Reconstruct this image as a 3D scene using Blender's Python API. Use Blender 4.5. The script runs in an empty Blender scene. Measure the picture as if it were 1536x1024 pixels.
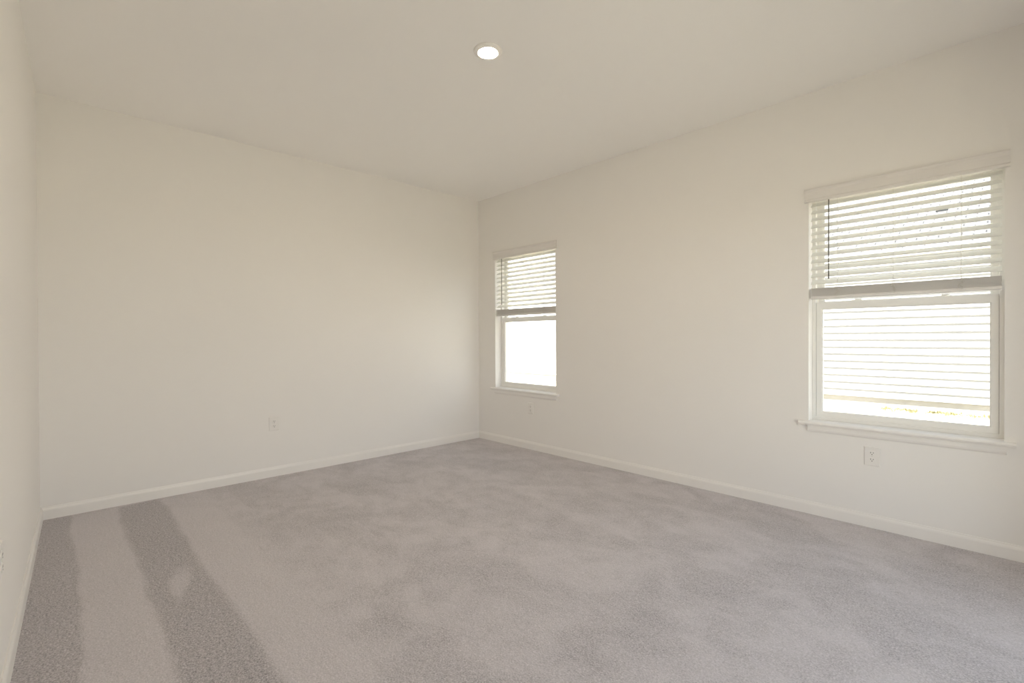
import bpy, bmesh, math, random
from mathutils import Vector, Matrix
random.seed(7)
C = bpy.context.scene.collection
SC = bpy.context.scene
R = math.radians

# ------------------------------------------------------------------ camera
cam_d = bpy.data.cameras.new('camera'); cam = bpy.data.objects.new('camera', cam_d); C.objects.link(cam)
cam_d.sensor_fit = 'HORIZONTAL'; cam_d.sensor_width = 36.0; cam_d.lens = 722.26 / 1536 * 36.0
cam_d.clip_start = 0.02; cam_d.clip_end = 500
cr = Vector((0.68871093, 0.72502037, -0.00476718)); cu = Vector((-0.00206353, 0.00853518, 0.99996145)); cf = Vector((-0.7250331, 0.68867454, -0.00737437))
mw = Matrix((cr, cu, -cf)).transposed().to_4x4(); mw.translation = Vector((4.32468, -3.57537, 1.15623))
cam.matrix_world = mw
SC.camera = cam

# ------------------------------------------------------------------ light
wd = bpy.data.worlds.new('sky'); SC.world = wd; wd.use_nodes = True
nt = wd.node_tree; nt.nodes.clear()
# hazy white sky: brightest low down, deeper overhead
tc = nt.nodes.new('ShaderNodeTexCoord'); sx = nt.nodes.new('ShaderNodeSeparateXYZ'); rp = nt.nodes.new('ShaderNodeValToRGB')
rp.color_ramp.elements[0].position = 0.0; rp.color_ramp.elements[0].color = (0.97, 0.98, 1.0, 1)
rp.color_ramp.elements[1].position = 0.75; rp.color_ramp.elements[1].color = (0.16, 0.21, 0.29, 1)
rp.color_ramp.elements.new(0.25).color = (0.65, 0.68, 0.72, 1)
bg = nt.nodes.new('ShaderNodeBackground'); bg.inputs['Strength'].default_value = 4.2
out = nt.nodes.new('ShaderNodeOutputWorld')
nt.links.new(tc.outputs['Generated'], sx.inputs[0]); nt.links.new(sx.outputs[2], rp.inputs[0]); nt.links.new(rp.outputs[0], bg.inputs[0]); nt.links.new(bg.outputs[0], out.inputs[0])
sd = bpy.data.lights.new('sun', 'SUN'); sun = bpy.data.objects.new('sun', sd); C.objects.link(sun)
sd.energy = 28.0; sd.angle = R(0.53); sd.color = (1.0, 0.975, 0.94)
sun.rotation_euler = Vector((0.6, 0.6, -1.0)).to_track_quat('-Z', 'Y').to_euler(); sun.location = (0, -10, 14)
LAMP_RADIANCE = 270.0
LAMP_COLOR = (1.0, 0.80, 0.58)
SC.view_settings.view_transform = 'Standard'; SC.view_settings.look = 'None'
SC.view_settings.gamma = 1.0; SC.view_settings.use_curve_mapping = False
SC.view_settings.exposure = 0.04
SC.cycles.max_bounces = 16; SC.cycles.diffuse_bounces = 10; SC.cycles.transparent_max_bounces = 24
SC.cycles.sample_clamp_indirect = 6.0

# ------------------------------------------------------------------ dimensions
H = 2.74; W = 3.6513; XF = 4.61; TW = 0.20
LS = -0.02797                                    # the left wall runs a hair off square
def ly(x): return -W + x * math.tan(LS)
WX = (0.290, 3.377); WW = 0.896                  # the two window openings along the right wall
WZ0, WZ1 = 0.600, 2.085
GZ = -0.27                                       # yard level outside

# ------------------------------------------------------------------ materials
def mat(name, col, rough=0.6, spec=0.3, bump=None, vary=None):
    m = bpy.data.materials.new(name); m.use_nodes = True
    n = m.node_tree.nodes; l = m.node_tree.links; b = n['Principled BSDF']
    b.inputs['Base Color'].default_value = (*col, 1); b.inputs['Roughness'].default_value = rough
    b.inputs['Specular IOR Level'].default_value = spec
    tc = n.new('ShaderNodeTexCoord')
    if vary:                                     # (scale, amount): soft mottling of the colour itself
        t = n.new('ShaderNodeTexNoise'); t.inputs['Scale'].default_value = vary[0]; t.inputs['Detail'].default_value = 4
        l.new(tc.outputs['Object'], t.inputs['Vector'])
        r = n.new('ShaderNodeValToRGB'); a = vary[1]
        r.color_ramp.elements[0].position = 0.3; r.color_ramp.elements[1].position = 0.7
        r.color_ramp.elements[0].color = (*[c * (1 - a) for c in col], 1)
        r.color_ramp.elements[1].color = (*[min(1, c * (1 + a)) for c in col], 1)
        l.new(t.outputs['Fac'], r.inputs['Fac']); l.new(r.outputs['Color'], b.inputs['Base Color'])
    if bump:                                     # (scale, strength, distance)
        t = n.new('ShaderNodeTexNoise'); t.inputs['Scale'].default_value = bump[0]; t.inputs['Detail'].default_value = 3
        l.new(tc.outputs['Object'], t.inputs['Vector'])
        bp = n.new('ShaderNodeBump'); bp.inputs['Strength'].default_value = bump[1]; bp.inputs['Distance'].default_value = bump[2]
        l.new(t.outputs['Fac'], bp.inputs['Height']); l.new(bp.outputs['Normal'], b.inputs['Normal'])
    return m

M_WALL = mat('wall_paint', (0.86, 0.842, 0.815), 0.75, 0.2, bump=(160, 0.08, 0.002), vary=(0.7, 0.008))
M_CEIL = mat('ceiling_paint', (0.945, 0.932, 0.915), 0.85, 0.1, bump=(90, 0.12, 0.003), vary=(0.6, 0.008))
M_TRIM = mat('trim_paint', (0.87, 0.85, 0.82), 0.35, 0.45, vary=(3, 0.006))
M_VINYL = mat('window_vinyl', (0.86, 0.85, 0.82), 0.4, 0.45, vary=(4, 0.006))
M_RAIL = mat('blind_rail_vinyl', (0.775, 0.752, 0.725), 0.45, 0.4, vary=(6, 0.01))
M_PLATE = mat('outlet_plastic', (0.84, 0.82, 0.79), 0.3, 0.5, vary=(30, 0.005))
M_SLOT = mat('slot_dark', (0.02, 0.018, 0.016), 0.6, 0.2, vary=(40, 0.1))
M_SCREW = mat('screw_metal', (0.72, 0.70, 0.66), 0.35, 0.5, vary=(60, 0.05))
M_WAND = mat('tilt_wand_plastic', (0.16, 0.155, 0.14), 0.25, 0.5, vary=(12, 0.05))  # clear plastic, its backlit darkness put into the colour
M_CORD = mat('ladder_cord_cotton', (0.70, 0.68, 0.63), 0.9, 0.1, bump=(900, 0.3, 0.0005))
M_METAL = mat('lamp_trim_enamel', (0.93, 0.91, 0.88), 0.35, 0.4, vary=(9, 0.006))
M_LOCK = mat('sash_lock_enamel', (0.83, 0.82, 0.78), 0.3, 0.5, vary=(20, 0.01))
M_SIDE = mat('vinyl_siding', (0.39, 0.39, 0.392), 0.6, 0.3, vary=(1.3, 0.012))
M_STUC = mat('white_stucco', (0.82, 0.81, 0.80), 0.9, 0.1, bump=(60, 0.4, 0.01), vary=(1.0, 0.015))
M_FOUND = mat('foundation_concrete', (0.36, 0.35, 0.33), 0.9, 0.1, bump=(30, 0.4, 0.01), vary=(5, 0.06))
M_FASC = mat('fascia_aluminium', (0.85, 0.85, 0.84), 0.4, 0.4, vary=(2, 0.01))
M_SOFF = mat('soffit_vinyl', (0.78, 0.79, 0.74), 0.6, 0.3, vary=(2, 0.01))
M_VENT = mat('roof_vent_metal', (0.07, 0.075, 0.08), 0.5, 0.4, vary=(8, 0.1))
M_GRASS = mat('dry_grass_blades', (0.17, 0.155, 0.07), 0.8, 0.2, vary=(6, 0.35))
M_OUTW = mat('outside_stucco', (0.70, 0.68, 0.64), 0.9, 0.1, bump=(50, 0.3, 0.01))

def mat_slat():
    m = bpy.data.materials.new('blind_slat_vinyl'); m.use_nodes = True
    n = m.node_tree.nodes; l = m.node_tree.links; b = n['Principled BSDF']; o = n['Material Output']
    t = n.new('ShaderNodeTexNoise'); t.inputs['Scale'].default_value = 40
    tc = n.new('ShaderNodeTexCoord'); mp = n.new('ShaderNodeMapping'); mp.inputs['Scale'].default_value = (0.04, 1, 1)
    l.new(tc.outputs['Object'], mp.inputs['Vector']); l.new(mp.outputs['Vector'], t.inputs['Vector'])
    r = n.new('ShaderNodeValToRGB'); r.color_ramp.elements[0].color = (0.83, 0.83, 0.82, 1); r.color_ramp.elements[1].color = (0.88, 0.88, 0.87, 1)
    l.new(t.outputs['Fac'], r.inputs['Fac']); l.new(r.outputs['Color'], b.inputs['Base Color'])
    b.inputs['Roughness'].default_value = 0.45
    tr = n.new('ShaderNodeBsdfTranslucent'); tr.inputs['Color'].default_value = (0.90, 0.90, 0.86, 1)
    mx = n.new('ShaderNodeMixShader'); mx.inputs[0].default_value = 0.36
    l.new(b.outputs[0], mx.inputs[1]); l.new(tr.outputs[0], mx.inputs[2]); l.new(mx.outputs[0], o.inputs['Surface'])
    return m
M_SLAT = mat_slat()

def mat_glass():
    m = bpy.data.materials.new('window_glass'); m.use_nodes = True
    n = m.node_tree.nodes; l = m.node_tree.links; n.remove(n['Principled BSDF']); o = n['Material Output']
    tr = n.new('ShaderNodeBsdfTransparent'); tr.inputs['Color'].default_value = (0.965, 0.975, 0.965, 1)
    gl = n.new('ShaderNodeBsdfGlossy'); gl.inputs['Roughness'].default_value = 0.02
    f = n.new('ShaderNodeFresnel'); f.inputs['IOR'].default_value = 1.45
    ge = n.new('ShaderNodeNewGeometry'); k = n.new('ShaderNodeMath'); k.operation = 'SUBTRACT'; k.inputs[0].default_value = 1.0; l.new(ge.outputs['Backfacing'], k.inputs[1])
    k2 = n.new('ShaderNodeMath'); k2.operation = 'MULTIPLY'; l.new(f.outputs[0], k2.inputs[0]); l.new(k.outputs[0], k2.inputs[1])   # reflect once, on the outer face
    mx = n.new('ShaderNodeMixShader'); l.new(k2.outputs[0], mx.inputs[0])
    l.new(tr.outputs[0], mx.inputs[1]); l.new(gl.outputs[0], mx.inputs[2]); l.new(mx.outputs[0], o.inputs['Surface'])
    return m
M_GLASS = mat_glass()

def mat_lens():
    m = bpy.data.materials.new('lamp_lens_glow'); m.use_nodes = True
    n = m.node_tree.nodes; l = m.node_tree.links; b = n['Principled BSDF']
    b.inputs['Base Color'].default_value = (0.9, 0.88, 0.84, 1)
    b.inputs['Emission Color'].default_value = (*LAMP_COLOR, 1); b.inputs['Emission Strength'].default_value = LAMP_RADIANCE
    return m
M_LENS = mat_lens()

class G:                                         # tiny node-graph helper
    def __init__(s, m): s.n = m.node_tree.nodes; s.l = m.node_tree.links
    def put(s, sock, v):
        if isinstance(v, (int, float)): sock.default_value = v
        else: s.l.new(v, sock)
    def m(s, op, a, b=0.0, c=0.0):
        x = s.n.new('ShaderNodeMath'); x.operation = op
        s.put(x.inputs[0], a); s.put(x.inputs[1], b); s.put(x.inputs[2], c); return x.outputs[0]
    def step(s, v, lo, hi):                      # smooth 0..1 ramp between lo and hi
        x = s.n.new('ShaderNodeMapRange'); x.interpolation_type = 'SMOOTHSTEP'
        s.put(x.inputs['Value'], v); x.inputs['From Min'].default_value = lo; x.inputs['From Max'].default_value = hi
        return x.outputs['Result']
    def band(s, v, a, b, e=0.022): return s.m('MULTIPLY', s.step(v, a - e, a + e), s.m('SUBTRACT', 1.0, s.step(v, b - e, b + e)))
    def noise(s, vec, scale, detail=3.0, rough=0.5, dist=0.0):
        x = s.n.new('ShaderNodeTexNoise'); x.inputs['Scale'].default_value = scale; x.inputs['Detail'].default_value = detail
        x.inputs['Roughness'].default_value = rough; x.inputs['Distortion'].default_value = dist
        s.l.new(vec, x.inputs['Vector']); return x.outputs['Fac']

def mat_carpet():
    m = bpy.data.materials.new('plush_carpet'); m.use_nodes = True
    g = G(m); n = g.n; l = g.l; b = n['Principled BSDF']
    b.inputs['Roughness'].default_value = 0.95; b.inputs['Specular IOR Level'].default_value = 0.05
    b.inputs['Sheen Weight'].default_value = 0.15; b.inputs['Sheen Roughness'].default_value = 0.6
    tc = n.new('ShaderNodeTexCoord'); obj = tc.outputs['Object']
    sep = n.new('ShaderNodeSeparateXYZ'); l.new(obj, sep.inputs[0]); X, Y = sep.outputs[0], sep.outputs[1]
    wob = g.m('MULTIPLY', g.m('SUBTRACT', g.noise(obj, 2.2, 2.5), 0.5), 0.075)
    Yw = g.m('ADD', Y, wob); Xw = g.m('ADD', X, g.m('MULTIPLY', wob, 1.5))
    # vacuum lanes: how the pile leans, 1 = brushed dark, 0 = brushed light
    l1 = g.band(Yw, -3.275, -3.03); l1 = g.m('MULTIPLY', l1, g.step(Xw, 0.02, 0.06))
    l0 = g.m('SUBTRACT', 1.0, g.step(Yw, -3.525, -3.495)); l0 = g.m('MULTIPLY', l0, 0.85)
    light2 = g.m('MULTIPLY', g.band(Yw, -3.03, -2.77, 0.02), g.step(g.m('SUBTRACT', Xw, g.m('MULTIPLY', g.m('ADD', Yw, 3.03), 0.9)), 0.24, 0.32))
    light1 = g.m('MULTIPLY', g.band(Yw, -3.51, -3.275), g.step(Xw, 0.0, 0.15))
    dx = g.m('SUBTRACT', Xw, 1.60); dy = g.m('SUBTRACT', Yw, -3.15)
    rr = g.m('ADD', g.m('POWER', g.m('DIVIDE', dx, 0.19), 2.0), g.m('POWER', g.m('DIVIDE', g.m('ADD', dy, g.m('MULTIPLY', dx, 0.22)), g.m('ADD', 0.040, g.m('MULTIPLY', dx, -0.12))), 2.0))
    foot = g.m('SUBTRACT', 1.0, g.step(g.m('ADD', rr, g.m('MULTIPLY', g.m('SUBTRACT', g.noise(obj, 14.0, 2.0), 0.5), 1.6)), 0.3, 1.5))
    l1 = g.m('MULTIPLY', l1, g.m('SUBTRACT', 1.0, g.m('MULTIPLY', foot, 0.8)))
    # trodden, mottled pile in the rest of the room
    mo = n.new('ShaderNodeMapping'); mo.inputs['Scale'].default_value = (1.0, 1.25, 1.0); mo.inputs['Rotation'].default_value = (0, 0, 0.5); l.new(obj, mo.inputs[0])
    big = g.noise(mo.outputs[0], 2.2, 6.0, 0.62, 0.6)
    mott = g.step(big, 0.40, 0.64)
    mott2 = g.step(g.noise(mo.outputs[0], 7.0, 4.0, 0.55), 0.35, 0.68)
    lanes = g.m('MAXIMUM', l0, l1)
    lights = g.m('MAXIMUM', light1, light2)
    right = g.step(Yw, -2.85, -2.55)
    dark = g.m('ADD', g.m('MULTIPLY', mott, 0.42), g.m('MULTIPLY', mott2, 0.26))
    dark = g.m('MULTIPLY', dark, g.m('ADD', 0.5, g.m('MULTIPLY', right, 0.5)))
    dark = g.m('MULTIPLY', dark, g.m('SUBTRACT', 1.0, g.m('MULTIPLY', lights, 0.7)))
    dark = g.m('ADD', g.m('MULTIPLY', dark, g.m('SUBTRACT', 1.0, g.m('MULTIPLY', lanes, 0.75))), g.m('MULTIPLY', lanes, 0.78))
    # individual tufts
    fine = g.noise(obj, 150.0, 3.0, 0.75); mid = g.noise(obj, 55.0, 3.0, 0.65)
    vo = n.new('ShaderNodeTexVoronoi'); vo.inputs['Scale'].default_value = 150.0; l.new(obj, vo.inputs['Vector'])
    grain = g.m('ADD', g.m('MULTIPLY', g.m('SUBTRACT', fine, 0.5), 1.55), g.m('MULTIPLY', g.m('SUBTRACT', mid, 0.5), 0.5))
    grain = g.m('MULTIPLY', grain, g.m('ADD', 0.65, g.m('MULTIPLY', dark, 0.9)))
    val = g.m('ADD', g.m('SUBTRACT', 1.0, g.m('MULTIPLY', dark, 0.31)), grain)
    mx = n.new('ShaderNodeVectorMath'); mx.operation = 'SCALE'
    mx.inputs[0].default_value = (0.595, 0.562, 0.578); l.new(val, mx.inputs['Scale'])
    l.new(mx.outputs[0], b.inputs['Base Color'])
    h = g.m('ADD', g.m('MULTIPLY', fine, 0.7), g.m('MULTIPLY', vo.outputs['Distance'], -0.6))
    bp = n.new('ShaderNodeBump'); bp.inputs['Strength'].default_value = 0.45; bp.inputs['Distance'].default_value = 0.006
    l.new(h, bp.inputs['Height']); l.new(bp.outputs['Normal'], b.inputs['Normal'])
    return m
M_CARPET = mat_carpet()

def mat_shingle():
    m = bpy.data.materials.new('grey_shingles'); m.use_nodes = True
    g = G(m); n = g.n; l = g.l; b = n['Principled BSDF']; b.inputs['Roughness'].default_value = 0.9
    tc = n.new('ShaderNodeTexCoord')
    br = n.new('ShaderNodeTexBrick'); br.inputs['Scale'].default_value = 1.0
    br.inputs['Brick Width'].default_value = 0.33; br.inputs['Row Height'].default_value = 0.14; br.inputs['Mortar Size'].default_value = 0.014
    br.inputs['Color1'].default_value = (0.15, 0.145, 0.14, 1); br.inputs['Color2'].default_value = (0.24, 0.235, 0.23, 1); br.inputs['Mortar'].default_value = (0.03, 0.03, 0.032, 1)
    l.new(tc.outputs['Object'], br.inputs['Vector'])
    # dark joint lines between the tabs
    l.new(br.outputs['Color'], b.inputs['Base Color'])
    return m
M_SHING = mat_shingle()

def mat_yard():
    m = bpy.data.materials.new('sandy_yard'); m.use_nodes = True
    g = G(m); n = g.n; l = g.l; b = n['Principled BSDF']; b.inputs['Roughness'].default_value = 0.95
    tc = n.new('ShaderNodeTexCoord'); v = tc.outputs['Object']
    f = g.m('ADD', g.m('MULTIPLY', g.noise(v, 1.4, 6, 0.6), 0.7), g.m('MULTIPLY', g.noise(v, 26, 5, 0.7), 0.3))
    r = n.new('ShaderNodeValToRGB'); r.color_ramp.elements[0].position = 0.38; r.color_ramp.elements[1].position = 0.56
    r.color_ramp.elements[0].color = (0.32, 0.29, 0.20, 1); r.color_ramp.elements[1].color = (0.47, 0.42, 0.33, 1)
    l.new(f, r.inputs['Fac']); l.new(r.outputs['Color'], b.inputs['Base Color'])
    return m
M_YARD = mat_yard()

# ------------------------------------------------------------------ builders
def link(name, bm, m, parent=None, smooth=False, bevel=0.0, seg=2):
    bmesh.ops.recalc_face_normals(bm, faces=bm.faces[:])
    me = bpy.data.meshes.new(name); bm.to_mesh(me); bm.free(); me.materials.append(m)
    if smooth:
        for p in me.polygons: p.use_smooth = True
    o = bpy.data.objects.new(name, me); C.objects.link(o)
    if parent: o.parent = parent
    if bevel:
        b = o.modifiers.new('bevel', 'BEVEL'); b.width = bevel; b.segments = seg; b.limit_method = 'ANGLE'; b.angle_limit = R(40)
    return o
def box(bm, x0, x1, y0, y1, z0, z1):
    v = [bm.verts.new((x, y, z)) for x in (x0, x1) for y in (y0, y1) for z in (z0, z1)]
    for q in ((0, 1, 3, 2), (4, 6, 7, 5), (0, 4, 5, 1), (2, 3, 7, 6), (0, 2, 6, 4), (1, 5, 7, 3)): bm.faces.new([v[i] for i in q])
def prism(bm, prof, f0, f1):                     # a closed outline swept from f0(u,v) to f1(u,v)
    a = [bm.verts.new(f0(*p)) for p in prof]; b = [bm.verts.new(f1(*p)) for p in prof]
    bm.faces.new(a); bm.faces.new(b[::-1])
    for i in range(len(prof)):
        j = (i + 1) % len(prof); bm.faces.new((a[i], b[i], b[j], a[j]))
def ring(bm, x0, x1, z0, z1, y0, y1, ws, wb, wt):  # rectangular frame in the xz plane, mitred into one loop
    def loop(y, i):
        return [bm.verts.new(p) for p in ((x0 + i * ws, y, z0 + i * wb), (x1 - i * ws, y, z0 + i * wb), (x1 - i * ws, y, z1 - i * wt), (x0 + i * ws, y, z1 - i * wt))]
    a, b, c, d = loop(y0, 0), loop(y0, 1), loop(y1, 1), loop(y1, 0)
    for k in range(4):
        j = (k + 1) % 4
        for p, q in ((a, b), (b, c), (c, d), (d, a)): bm.faces.new((p[k], p[j], q[j], q[k]))
def tube(bm, pts, r, n=8):
    prev = None
    for i, p in enumerate(pts):
        p = Vector(p); t = (Vector(pts[min(i + 1, len(pts) - 1)]) - Vector(pts[max(i - 1, 0)])).normalized()
        u = t.orthogonal().normalized() if abs(t.z) < 0.99 else Vector((1, 0, 0)); w = t.cross(u)
        cur = [bm.verts.new(p + r * (math.cos(2 * math.pi * k / n) * u + math.sin(2 * math.pi * k / n) * w)) for k in range(n)]
        if prev:
            for k in range(n): bm.faces.new((prev[k], prev[(k + 1) % n], cur[(k + 1) % n], cur[k]))
        else: bm.faces.new(cur[::-1])
        prev = cur
    bm.faces.new(prev)
def lathe(bm, prof, n=48, c=(0, 0, 0)):          # (radius, z) profile about z
    rings = []
    for r, z in prof:
        if r < 1e-6: rings.append([bm.verts.new((c[0], c[1], c[2] + z))])
        else: rings.append([bm.verts.new((c[0] + r * math.cos(2 * math.pi * k / n), c[1] + r * math.sin(2 * math.pi * k / n), c[2] + z)) for k in range(n)])
    for a, b in zip(rings, rings[1:]):
        for k in range(n):
            j = (k + 1) % n
            if len(a) == 1: bm.faces.new((a[0], b[j], b[k]))
            elif len(b) == 1: bm.faces.new((a[k], a[j], b[0]))
            else: bm.faces.new((a[k], a[j], b[j], b[k]))
def B(): return bmesh.new()
def empty(name, loc, label=None, cat=None, group=None, kind=None, rz=0.0):
    o = bpy.data.objects.new(name, None); C.objects.link(o); o.location = loc; o.rotation_euler = (0, 0, rz); o.empty_display_size = 0.1
    return tag(o, label, cat, group, kind)
def tag(o, label=None, cat=None, group=None, kind=None):
    if label: o['label'] = label
    if cat: o['category'] = cat
    if group: o['group'] = group
    if kind: o['kind'] = kind
    return o
def copy_tree(o, parent=None):
    c = o.copy(); C.objects.link(c)
    if parent: c.parent = parent
    for ch in list(o.children): copy_tree(ch, c)
    return c

# ------------------------------------------------------------------ room shell
bm = B()
prism(bm, [(-0.2, 0.2), (XF + 0.2, 0.2), (XF + 0.2, ly(XF) - 0.2), (-0.2, -W - 0.2)], lambda u, v: (u, v, -0.15), lambda u, v: (u, v, 0.0))
tag(link('floor', bm, M_CARPET), 'light greige plush carpet with vacuum lanes along the left wall', 'carpet', kind='structure')
bm = B(); box(bm, -0.6, XF + 0.6, ly(XF) - 0.6, 0.65, H, H + 0.18)
tag(link('ceiling', bm, M_CEIL), 'plain flat pale ceiling', 'ceiling', kind='structure')
bm = B(); box(bm, -0.2, 0.0, -W - 0.2, 0.0, 0.0, H)
tag(link('wall_back', bm, M_WALL), 'blank pale wall on the left half of the photo', 'wall', kind='structure')
bm = B(); prism(bm, [(0.0, -W), (XF, ly(XF)), (XF, ly(XF) - 0.2), (0.0, -W - 0.2)], lambda u, v: (u, v, 0.0), lambda u, v: (u, v, H))
tag(link('wall_left', bm, M_WALL), 'sliver of pale wall along the left edge of the photo', 'wall', kind='structure')
DY0, DY1, DH = -3.05, -0.55, 2.08                # unseen glass patio door, added behind the viewer for daylight
bm = B(); prism(bm, [(ly(XF) - 0.2, 0.0), (DY0, 0.0), (DY0, DH), (DY1, DH), (DY1, 0.0), (0.2, 0.0), (0.2, H), (ly(XF) - 0.2, H)], lambda u, v: (XF, u, v), lambda u, v: (XF + 0.2, u, v))
tag(link('wall_front', bm, M_WALL), 'pale wall behind the viewer', 'wall', kind='structure')
# right wall: one welded slab with two window openings
bm = B()
xs = [-0.2, WX[0], WX[0] + WW, WX[1], WX[1] + WW, XF]; zs = [0.0, WZ0, WZ1, H]
hole = lambda i, k: k == 1 and i in (1, 3)
vv = {}
def V(i, k, s):
    if (i, k, s) not in vv: vv[(i, k, s)] = bm.verts.new((xs[i], TW if s else 0.0, zs[k]))
    return vv[(i, k, s)]
for i in range(5):
    for k in range(3):
        if hole(i, k): continue
        for s in (0, 1): bm.faces.new((V(i, k, s), V(i + 1, k, s), V(i + 1, k + 1, s), V(i, k + 1, s)))
        for (di, dk, e) in ((-1, 0, ((i, k), (i, k + 1))), (1, 0, ((i + 1, k), (i + 1, k + 1))), (0, -1, ((i, k), (i + 1, k))), (0, 1, ((i, k + 1), (i + 1, k + 1)))):
            a, c = i + di, k + dk
            if a < 0 or a > 4 or c < 0 or c > 2 or hole(a, c):
                bm.faces.new((V(*e[0], 0), V(*e[1], 0), V(*e[1], 1), V(*e[0], 1)))
tag(link('wall_right', bm, M_WALL), 'pale wall with the two windows', 'wall', kind='structure')

# baseboards: flat face, eased top
BB = [(0.0, 0.0), (0.013, 0.0), (0.013, 0.058), (0.011, 0.066), (0.007, 0.072), (0.005, 0.080), (0.0, 0.080)]
bm = B(); prism(bm, BB, lambda u, v: (u, -0.0, v), lambda u, v: (u, -W, v))
tag(link('baseboard_back', bm, M_TRIM), 'white baseboard along the blank back wall', 'baseboard', kind='structure')
bm = B(); prism(bm, BB, lambda u, v: (0.0, -u, v), lambda u, v: (XF, -u, v))
tag(link('baseboard_right', bm, M_TRIM), 'white baseboard below the two windows', 'baseboard', kind='structure')
bm = B(); prism(bm, BB, lambda u, v: (0.0, ly(0) + u, v), lambda u, v: (XF, ly(XF) + u, v))
tag(link('baseboard_left', bm, M_TRIM), 'white baseboard along the left wall', 'baseboard', kind='structure')

# ------------------------------------------------------------------ windows (single-hung, white vinyl)
def make_window():
    t = empty('window_1', (WX[1], 0, 0))
    tag(t, 'white window at the right edge with siding and yard outside', 'window', kind='structure')
    w = WW; z0, z1 = WZ0 + 0.006, WZ1
    # outer frame with a stepped inner stop
    bm = B(); ring(bm, 0.0, w, z0, z1, 0.085, 0.178, 0.020, 0.022, 0.022); ring(bm, 0.018, w - 0.018, z0 + 0.018, z1 - 0.018, 0.122, 0.130, 0.008, 0.008, 0.008)
    link('window_frame', bm, M_VINYL, t, bevel=0.0015)
    # lower sash, in front
    bm = B(); ring(bm, 0.021, w - 0.021, z0 + 0.008, 1.381, 0.092, 0.122, 0.031, 0.047, 0.044)
    ring(bm, 0.051, w - 0.051, z0 + 0.053, 1.338, 0.098, 0.116, 0.006, 0.006, 0.006)   # glazing bead
    s = link('lower_sash', bm, M_VINYL, t, bevel=0.002)
    bm = B(); box(bm, 0.052, w - 0.052, 0.105, 0.109, z0 + 0.055, 1.337); link('pane', bm, M_GLASS, s)
    # two cam locks on the meeting rail
    for f in (0.27, 0.73):
        bm = B(); x = w * f
        box(bm, x - 0.030, x + 0.030, 0.096, 0.118, 1.381, 1.387); box(bm, x - 0.012, x + 0.012, 0.098, 0.116, 1.387, 1.394); box(bm, x - 0.004, x + 0.026, 0.094, 0.102, 1.388, 1.393)
        link('sash_lock', bm, M_LOCK, s, bevel=0.0015)
    # upper sash, behind
    bm = B(); ring(bm, 0.021, w - 0.021, 1.345, z1 - 0.022, 0.131, 0.160, 0.031, 0.038, 0.034)
    ring(bm, 0.051, w - 0.051, 1.382, z1 - 0.055, 0.137, 0.154, 0.006, 0.006, 0.006)
    s = link('upper_sash', bm, M_VINYL, t, bevel=0.002)
    bm = B(); box(bm, 0.052, w - 0.052, 0.143, 0.147, 1.383, z1 - 0.056); link('pane', bm, M_GLASS, s)
    # stool with horns and rounded nose, apron below
    def nose(x): return [(0.0, 0.583), (-0.024, 0.583), (-0.030, 0.586), (-0.033, 0.594), (-0.030, 0.602), (-0.024, 0.606), (0.0, 0.606)]
    bm = B(); prism(bm, nose(0), lambda u, v: (-0.052, u, v), lambda u, v: (w + 0.044, u, v))
    prism(bm, [(0.0, 0.5995), (0.092, 0.5995), (0.092, 0.606), (0.0, 0.606)], lambda u, v: (0.0005, u, v), lambda u, v: (w - 0.0005, u, v))
    link('window_sill', bm, M_TRIM, t)
    bm = B(); prism(bm, [(0.0, 0.583), (-0.014, 0.583), (-0.014, 0.556), (-0.011, 0.546), (-0.006, 0.539), (0.0, 0.537)], lambda u, v: (-0.004, u, v), lambda u, v: (w + 0.010, u, v))
    link('sill_apron', bm, M_TRIM, t)
    return t
win1 = make_window()
win2 = copy_tree(win1); win2.name = 'window_2'; win2.location.x = WX[0]
tag(win2, 'white window near the far room corner', 'window', kind='structure')
for x in WX:                                     # daylight portals in the window openings (guide sky sampling, give no light of their own)
    ld = bpy.data.lights.new('daylight_portal', 'AREA'); ld.shape = 'RECTANGLE'; ld.size = WW; ld.size_y = WZ1 - WZ0
    ld.cycles.is_portal = True
    lo = bpy.data.objects.new('daylight_portal', ld); C.objects.link(lo); lo.location = (x + WW / 2, TW + 0.005, (WZ0 + WZ1) / 2); lo.rotation_euler = (R(-90), 0, 0)

# patio door: unseen sliding glass door, added as a second source of daylight
t = empty('added_door_1', (XF, 0, 0)); tag(t, 'unseen sliding glass patio door behind the viewer, added for daylight', 'door', kind='structure')
swap = Matrix(((0, 1, 0, 0), (1, 0, 0, 0), (0, 0, 1, 0), (0, 0, 0, 1)))       # frames are drawn in xz, then turned onto this wall
def turned(name, bm, m, parent, **k):
    bmesh.ops.transform(bm, matrix=swap, verts=bm.verts[:]); return link(name, bm, m, parent, **k)
bm = B(); ring(bm, DY0, DY1, 0.0, DH, 0.05, 0.16, 0.035, 0.03, 0.035); turned('door_frame', bm, M_VINYL, t)
for a, b, y in ((DY0 + 0.036, (DY0 + DY1) / 2 + 0.04, 0.065), ((DY0 + DY1) / 2 - 0.04, DY1 - 0.036, 0.110)):
    bm = B(); ring(bm, a, b, 0.031, DH - 0.036, y, y + 0.035, 0.07, 0.09, 0.07); d = turned('sliding_panel', bm, M_VINYL, t)
    bm = B(); box(bm, a + 0.07, b - 0.07, y + 0.015, y + 0.019, 0.121, DH - 0.106); turned('pane', bm, M_GLASS, d)
bm = B(); box(bm, DY0 + 0.055, DY0 + 0.085, 0.02, 0.035, 0.92, 1.16); box(bm, DY0 + 0.062, DY0 + 0.078, 0.035, 0.066, 0.93, 0.95); box(bm, DY0 + 0.062, DY0 + 0.078, 0.035, 0.066, 1.13, 1.15); turned('handle', bm, M_LOCK, t)
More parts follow.
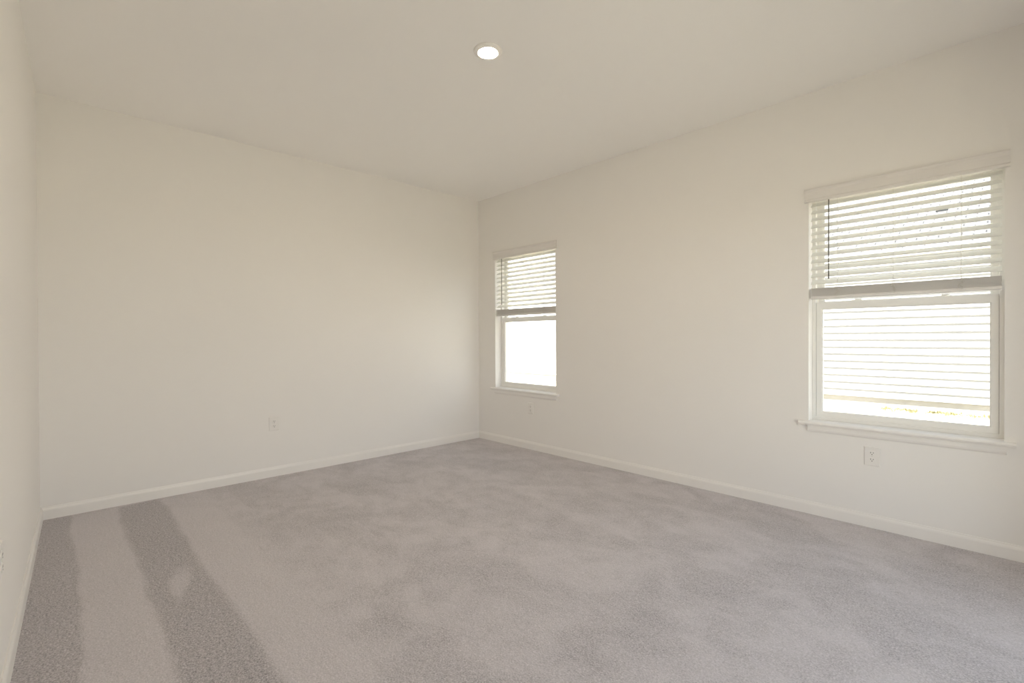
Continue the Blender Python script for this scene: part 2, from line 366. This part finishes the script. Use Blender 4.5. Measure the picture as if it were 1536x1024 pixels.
ld = bpy.data.lights.new('daylight_portal', 'AREA'); ld.shape = 'RECTANGLE'; ld.size = DY1 - DY0; ld.size_y = DH; ld.cycles.is_portal = True
lo = bpy.data.objects.new('daylight_portal', ld); C.objects.link(lo); lo.location = (XF + 0.205, (DY0 + DY1) / 2, DH / 2); lo.rotation_euler = Vector((-1, 0, 0)).to_track_quat('-Z', 'Y').to_euler()

# ------------------------------------------------------------------ blinds, lowered half way
TILT = R(36); PITCH = 0.0458; SY = 0.034
def slat_profile(n=7, wd=0.050, th=0.0033, crown=0.0022):
    up = []; dn = []
    for i in range(n):
        s = -wd / 2 + wd * i / (n - 1); k = crown * (1 - (2 * s / wd) ** 2)
        up.append((s, k + th / 2)); dn.append((s, k - th / 2))
    return up + dn[::-1]
def make_blind():
    t = empty('window_blind', (WX[1], 0, 1.39), 'white slatted blind half lowered in the near window at the right edge', 'blind', 'half-lowered window blinds')
    w = WW; x0, x1 = 0.010, w - 0.010; dz = -1.39
    # headrail
    bm = B(); box(bm, x0 - 0.004, x1 + 0.004, 0.006, 0.062, 2.038 + dz, WZ1 - 0.002 + dz); link('headrail', bm, M_RAIL, t, bevel=0.002)
    # valance with a moulded face, mitred returns to the wall
    prof = [(-0.002, 2.027), (-0.016, 2.027), (-0.019, 2.031), (-0.019, 2.040), (-0.015, 2.046), (-0.015, 2.086), (-0.018, 2.096), (-0.024, 2.104), (-0.024, 2.113), (-0.002, 2.113)]
    bm = B(); prism(bm, [(a, b + dz) for a, b in prof], lambda u, v: (-0.020, u, v), lambda u, v: (w + 0.020, u, v))
    link('valance', bm, M_RAIL, t)
    # hanging slats
    bm = B(); pr = slat_profile(); ct, st = math.cos(TILT), math.sin(TILT)
    zt = 2.012
    for i in range(12):
        zc = zt - PITCH * i + dz
        prism(bm, [(SY + s * ct - k * st, zc + s * st + k * ct) for s, k in pr], lambda u, v: (x0, u, v), lambda u, v: (x1, u, v))
    link('slat_panel', bm, M_SLAT, t)
    # gathered slats resting on the bottom rail
    bm = B(); zz = 1.4182
    while zz < 1.472:
        j = random.uniform(-0.0015, 0.0015)
        prism(bm, [(SY + s + j, zz + k + dz) for s, k in slat_profile(th=0.0026, crown=0.0)], lambda u, v: (x0 + random.uniform(0, 0.002), u, v), lambda u, v: (x1 - random.uniform(0, 0.002), u, v))
        zz += 0.0042
    link('slat_stack', bm, M_RAIL, t)  # same slats, their shade put into the darker rail colour
    bm = B(); prism(bm, [(SY - 0.0255, 1.402 + dz), (SY - 0.023, 1.399 + dz), (SY + 0.023, 1.399 + dz), (SY + 0.0255, 1.402 + dz), (SY + 0.0255, 1.413 + dz), (SY + 0.023, 1.4165 + dz), (SY - 0.023, 1.4165 + dz), (SY - 0.0255, 1.413 + dz)], lambda u, v: (x0, u, v), lambda u, v: (x1, u, v))
    link('bottom_rail', bm, M_RAIL, t)
    # ladder cords, with slack loops bunched in front of the gathered slats
    for fx in (0.158, 0.437, 0.730):
        bm = B()
        for yy in (SY - 0.0255, SY + 0.0255):
            tube(bm, [(fx, yy, 2.036 + dz), (fx, yy, 1.474 + dz)], 0.0008, 6)
        rnd = random.Random(int(fx * 1000)); z = 1.470
        for q in range(6):
            a = rnd.uniform(0.006, 0.014); d = rnd.choice((-1, 1))
            pts = [(fx + d * a * math.sin(math.pi * u / 6), SY - 0.0275 - 0.004 * math.sin(math.pi * u / 6), z + dz - 0.014 * u / 6 + 0.003 * math.sin(2 * math.pi * u / 6)) for u in range(7)]
            tube(bm, pts, 0.0009, 6); z -= 0.009
        link('ladder_cord', bm, M_CORD, t, smooth=True)
    # tilt wand
    bm = B(); wx = 0.113
    tube(bm, [(wx, 0.0, 2.045 + dz), (wx, -0.001, 2.03 + dz), (wx, -0.002, 1.54 + dz)], 0.0032, 8)
    lathe(bm, [(0.0, 0.0), (0.0042, 0.001), (0.0046, 0.012), (0.0034, 0.020), (0.0, 0.0205)], 12, (wx, -0.002, 1.522 + dz))
    link('tilt_wand', bm, M_WAND, t, smooth=True)
    return t
bl1 = make_blind()
bl2 = copy_tree(bl1); bl2.location.x = WX[0]
bl2['label'] = 'white slatted blind half lowered in the far window by the room corner'

# ------------------------------------------------------------------ power outlets (front faces -y of its own frame)
def make_outlet():
    t = empty('power_outlet', (0, 0, 0), '-', 'outlet', 'duplex wall outlets')
    bm = B()
    bw, bh = 0.040, 0.0575; f = 0.003                      # plate with sloped rim
    def rect(y, i): return [bm.verts.new(p) for p in ((-bw + i, y, -bh + i), (bw - i, y, -bh + i), (bw - i, y, bh - i), (-bw + i, y, bh - i))]
    a, b, c = rect(0.0, 0), rect(-0.003, 0), rect(-0.0062, f)
    bm.faces.new(a); bm.faces.new(c)
    for p, q in ((a, b), (b, c)):
        for k in range(4): j = (k + 1) % 4; bm.faces.new((p[k], p[j], q[j], q[k]))
    link('cover_plate', bm, M_PLATE, t)
    for s in (-1, 1):
        bm = B(); zc = s * 0.0195; n = 28; out = []
        for k in range(n):                                  # rounded face, flat top and bottom
            an = 2 * math.pi * k / n; out.append((0.0172 * math.cos(an), zc + max(-0.0140, min(0.0140, 0.0172 * math.sin(an)))))
        prism(bm, out, lambda u, v: (u, -0.006, v), lambda u, v: (u, -0.0085, v))
        r = link('receptacle', bm, M_PLATE, t, bevel=0.0006)
        for (sx, sw, sh) in ((-0.0064, 0.0012, 0.0042), (0.0064, 0.0012, 0.0034)):
            bm = B(); box(bm, sx - sw, sx + sw, -0.0088, -0.0080, zc + 0.0030 - sh, zc + 0.0030 + sh); link('slot', bm, M_SLOT, r)
        bm = B(); prism(bm, [(0.0026 * math.cos(2 * math.pi * k / 16), zc - 0.0075 + 0.0026 * math.sin(2 * math.pi * k / 16)) for k in range(16)], lambda u, v: (u, -0.0088, v), lambda u, v: (u, -0.0080, v))
        link('ground_hole', bm, M_SLOT, r)
    bm = B(); prism(bm, [(0.003 * math.cos(2 * math.pi * k / 16), 0.003 * math.sin(2 * math.pi * k / 16)) for k in range(16)], lambda u, v: (u, -0.0060, v), lambda u, v: (u, -0.0072, v))
    link('screw', bm, M_SCREW, t, bevel=0.0004)
    return t
o1 = make_outlet(); o1.location = (3.716, 0, 0.431); o1['label'] = 'white duplex outlet on the right wall below the near window'
for loc, rz, lab in (((0.842, 0, 0.426), 0.0, 'white duplex outlet on the right wall below the far corner window'),
                     ((0.0, -2.240, 0.444), R(90), 'white duplex outlet low on the blank back wall'),
                     ((2.092, ly(2.092), 0.452), R(180) + LS, 'white duplex outlet on the left wall at the edge of the photo')):
    o = copy_tree(o1); o.location = loc; o.rotation_euler = (0, 0, rz); o['label'] = lab

# ------------------------------------------------------------------ ceiling lamp
t = empty('ceiling_light', (2.305, -1.829, H), 'lit round white recessed downlight in the middle of the ceiling', 'ceiling light')
bm = B(); lathe(bm, [(0.0, 0.0), (0.078, 0.0), (0.0785, -0.003), (0.076, -0.008), (0.070, -0.012), (0.058, -0.0145), (0.0525, -0.0135), (0.0515, -0.010), (0.0, -0.010)], 64)
link('trim_ring', bm, M_METAL, t, smooth=True)
bm = B(); lathe(bm, [(0.0513, -0.0105), (0.048, -0.0135), (0.040, -0.0155), (0.020, -0.0165), (0.0, -0.0168)], 64)
link('lens', bm, M_LENS, t, smooth=True)

# ------------------------------------------------------------------ outside
bm = B(); box(bm, -60, 70, -60, 70, GZ - 0.1, GZ)
tag(link('yard_ground', bm, M_YARD), 'bright sandy yard seen through the lower panes', 'ground', kind='structure')
PIT = R(26)
def make_house(name, xa, xb, yw, label, lap, wall_m):
    t = empty(name, ((xa + xb) / 2, yw, GZ), label, 'house'); ox, oy, oz = (xa + xb) / 2, yw, GZ
    A, Bx = xa - ox, xb - ox; z0, ze = -0.085 - oz, 2.62 - oz
    bm = B(); box(bm, A + 0.03, Bx - 0.03, 0.03, 12.97, -0.05, z0 + 0.002); link('foundation', bm, M_FOUND, t)
    bm = B()
    if lap:                                                 # saw-tooth laps
        prof = [(0.16, z0)]; z = z0
        while z < ze + 0.1:
            prof += [(-0.040, z), (-0.040, z + 0.014), (0.0, z + lap)]; z += lap
        prof += [(0.16, z)]
        prism(bm, prof, lambda u, v: (A, u, v), lambda u, v: (Bx, u, v)); box(bm, A, Bx, 0.16, 13.0, z0, ze + 0.1)
        link('siding_wall', bm, wall_m, t)
    else:
        box(bm, A, Bx, 0.0, 13.0, z0, ze + 0.1); link('stucco_wall', bm, wall_m, t)
    # roof: slopes toward us and away, with shingle courses laid out in its own plane
    ey, ezt, run = -0.09, 2.865 - oz, 6.7; ln = run / math.cos(PIT)
    bm = B(); box(bm, A - 0.4, Bx + 0.4, 0.0, ln, -0.06, 0.0)
    r1 = link('roof', bm, M_SHING, t); r1.location = (0, ey, ezt); r1.rotation_euler = (PIT, 0, 0)
    r2 = r1.copy(); C.objects.link(r2); r2.parent = t; r2.location = (0, 13.09, ezt); r2.rotation_euler = (PIT, 0, R(180))
    bm = B(); box(bm, A - 0.4, Bx + 0.4, ey - 0.02, ey, ezt - 0.15, ezt - 0.005)
    link('fascia', bm, M_FASC, t)
    bm = B(); box(bm, A - 0.4, Bx + 0.4, ey, 0.0, ezt - 0.15, ezt - 0.135); link('soffit', bm, M_SOFF, t)
    return t, r1
hs, roof = make_house('neighbour_house', -3.0, 26.0, 8.5, 'white lap-sided house with grey shingles outside the near window', 0.147, M_SIDE)  # unseen far end stretched to bounce daylight onto the back wall
bm = B(); vx, vy = 3.156 - 11.5, (10.19 - 8.0) / math.cos(PIT)
prism(bm, [(-0.10, 0.0), (-0.09, 0.035), (-0.05, 0.055), (0.05, 0.055), (0.09, 0.035), (0.10, 0.0)], lambda u, v: (vx + u, vy - 0.15, v), lambda u, v: (vx + u * 0.9, vy + 0.18, v * 0.6))
link('roof_vent', bm, M_VENT, roof)
make_house('stucco_house', -20.0, -4.5, 8.5, 'plain white house farther off outside the corner window', 0, M_STUC)
# tufts of dry grass at the foot of the siding
bm = B(); rg = random.Random(3)
for cl in range(150):
    cx = 2.45 + 1.7 * rg.random(); cy = rg.gauss(8.22, 0.16)
    if cy > 8.42: cy = 8.42 - rg.random() * 0.2
    if 3.02 < cx < 3.14: continue
    for b_ in range(7):
        x = cx + rg.gauss(0, 0.02); y = min(8.46, cy + rg.gauss(0, 0.02)); h = rg.uniform(0.02, 0.075); a = rg.random() * 6.28; wv = 0.004
        lx, lyy = rg.gauss(0, 0.02), rg.gauss(0, 0.02); ux, uy = math.cos(a) * wv, math.sin(a) * wv
        p = [bm.verts.new(q) for q in ((x - ux, y - uy, GZ - 0.003), (x + ux, y + uy, GZ - 0.003), (x - uy, y + ux, GZ - 0.003), (x + lx, y + lyy, GZ + h))]
        for q in ((0, 1, 3), (1, 2, 3), (2, 0, 3), (0, 2, 1)): bm.faces.new([p[k] for k in q])
tag(link('dry_grass', bm, M_GRASS), 'sparse yellow-green grass tufts at the foot of the white siding', 'grass', kind='stuff')
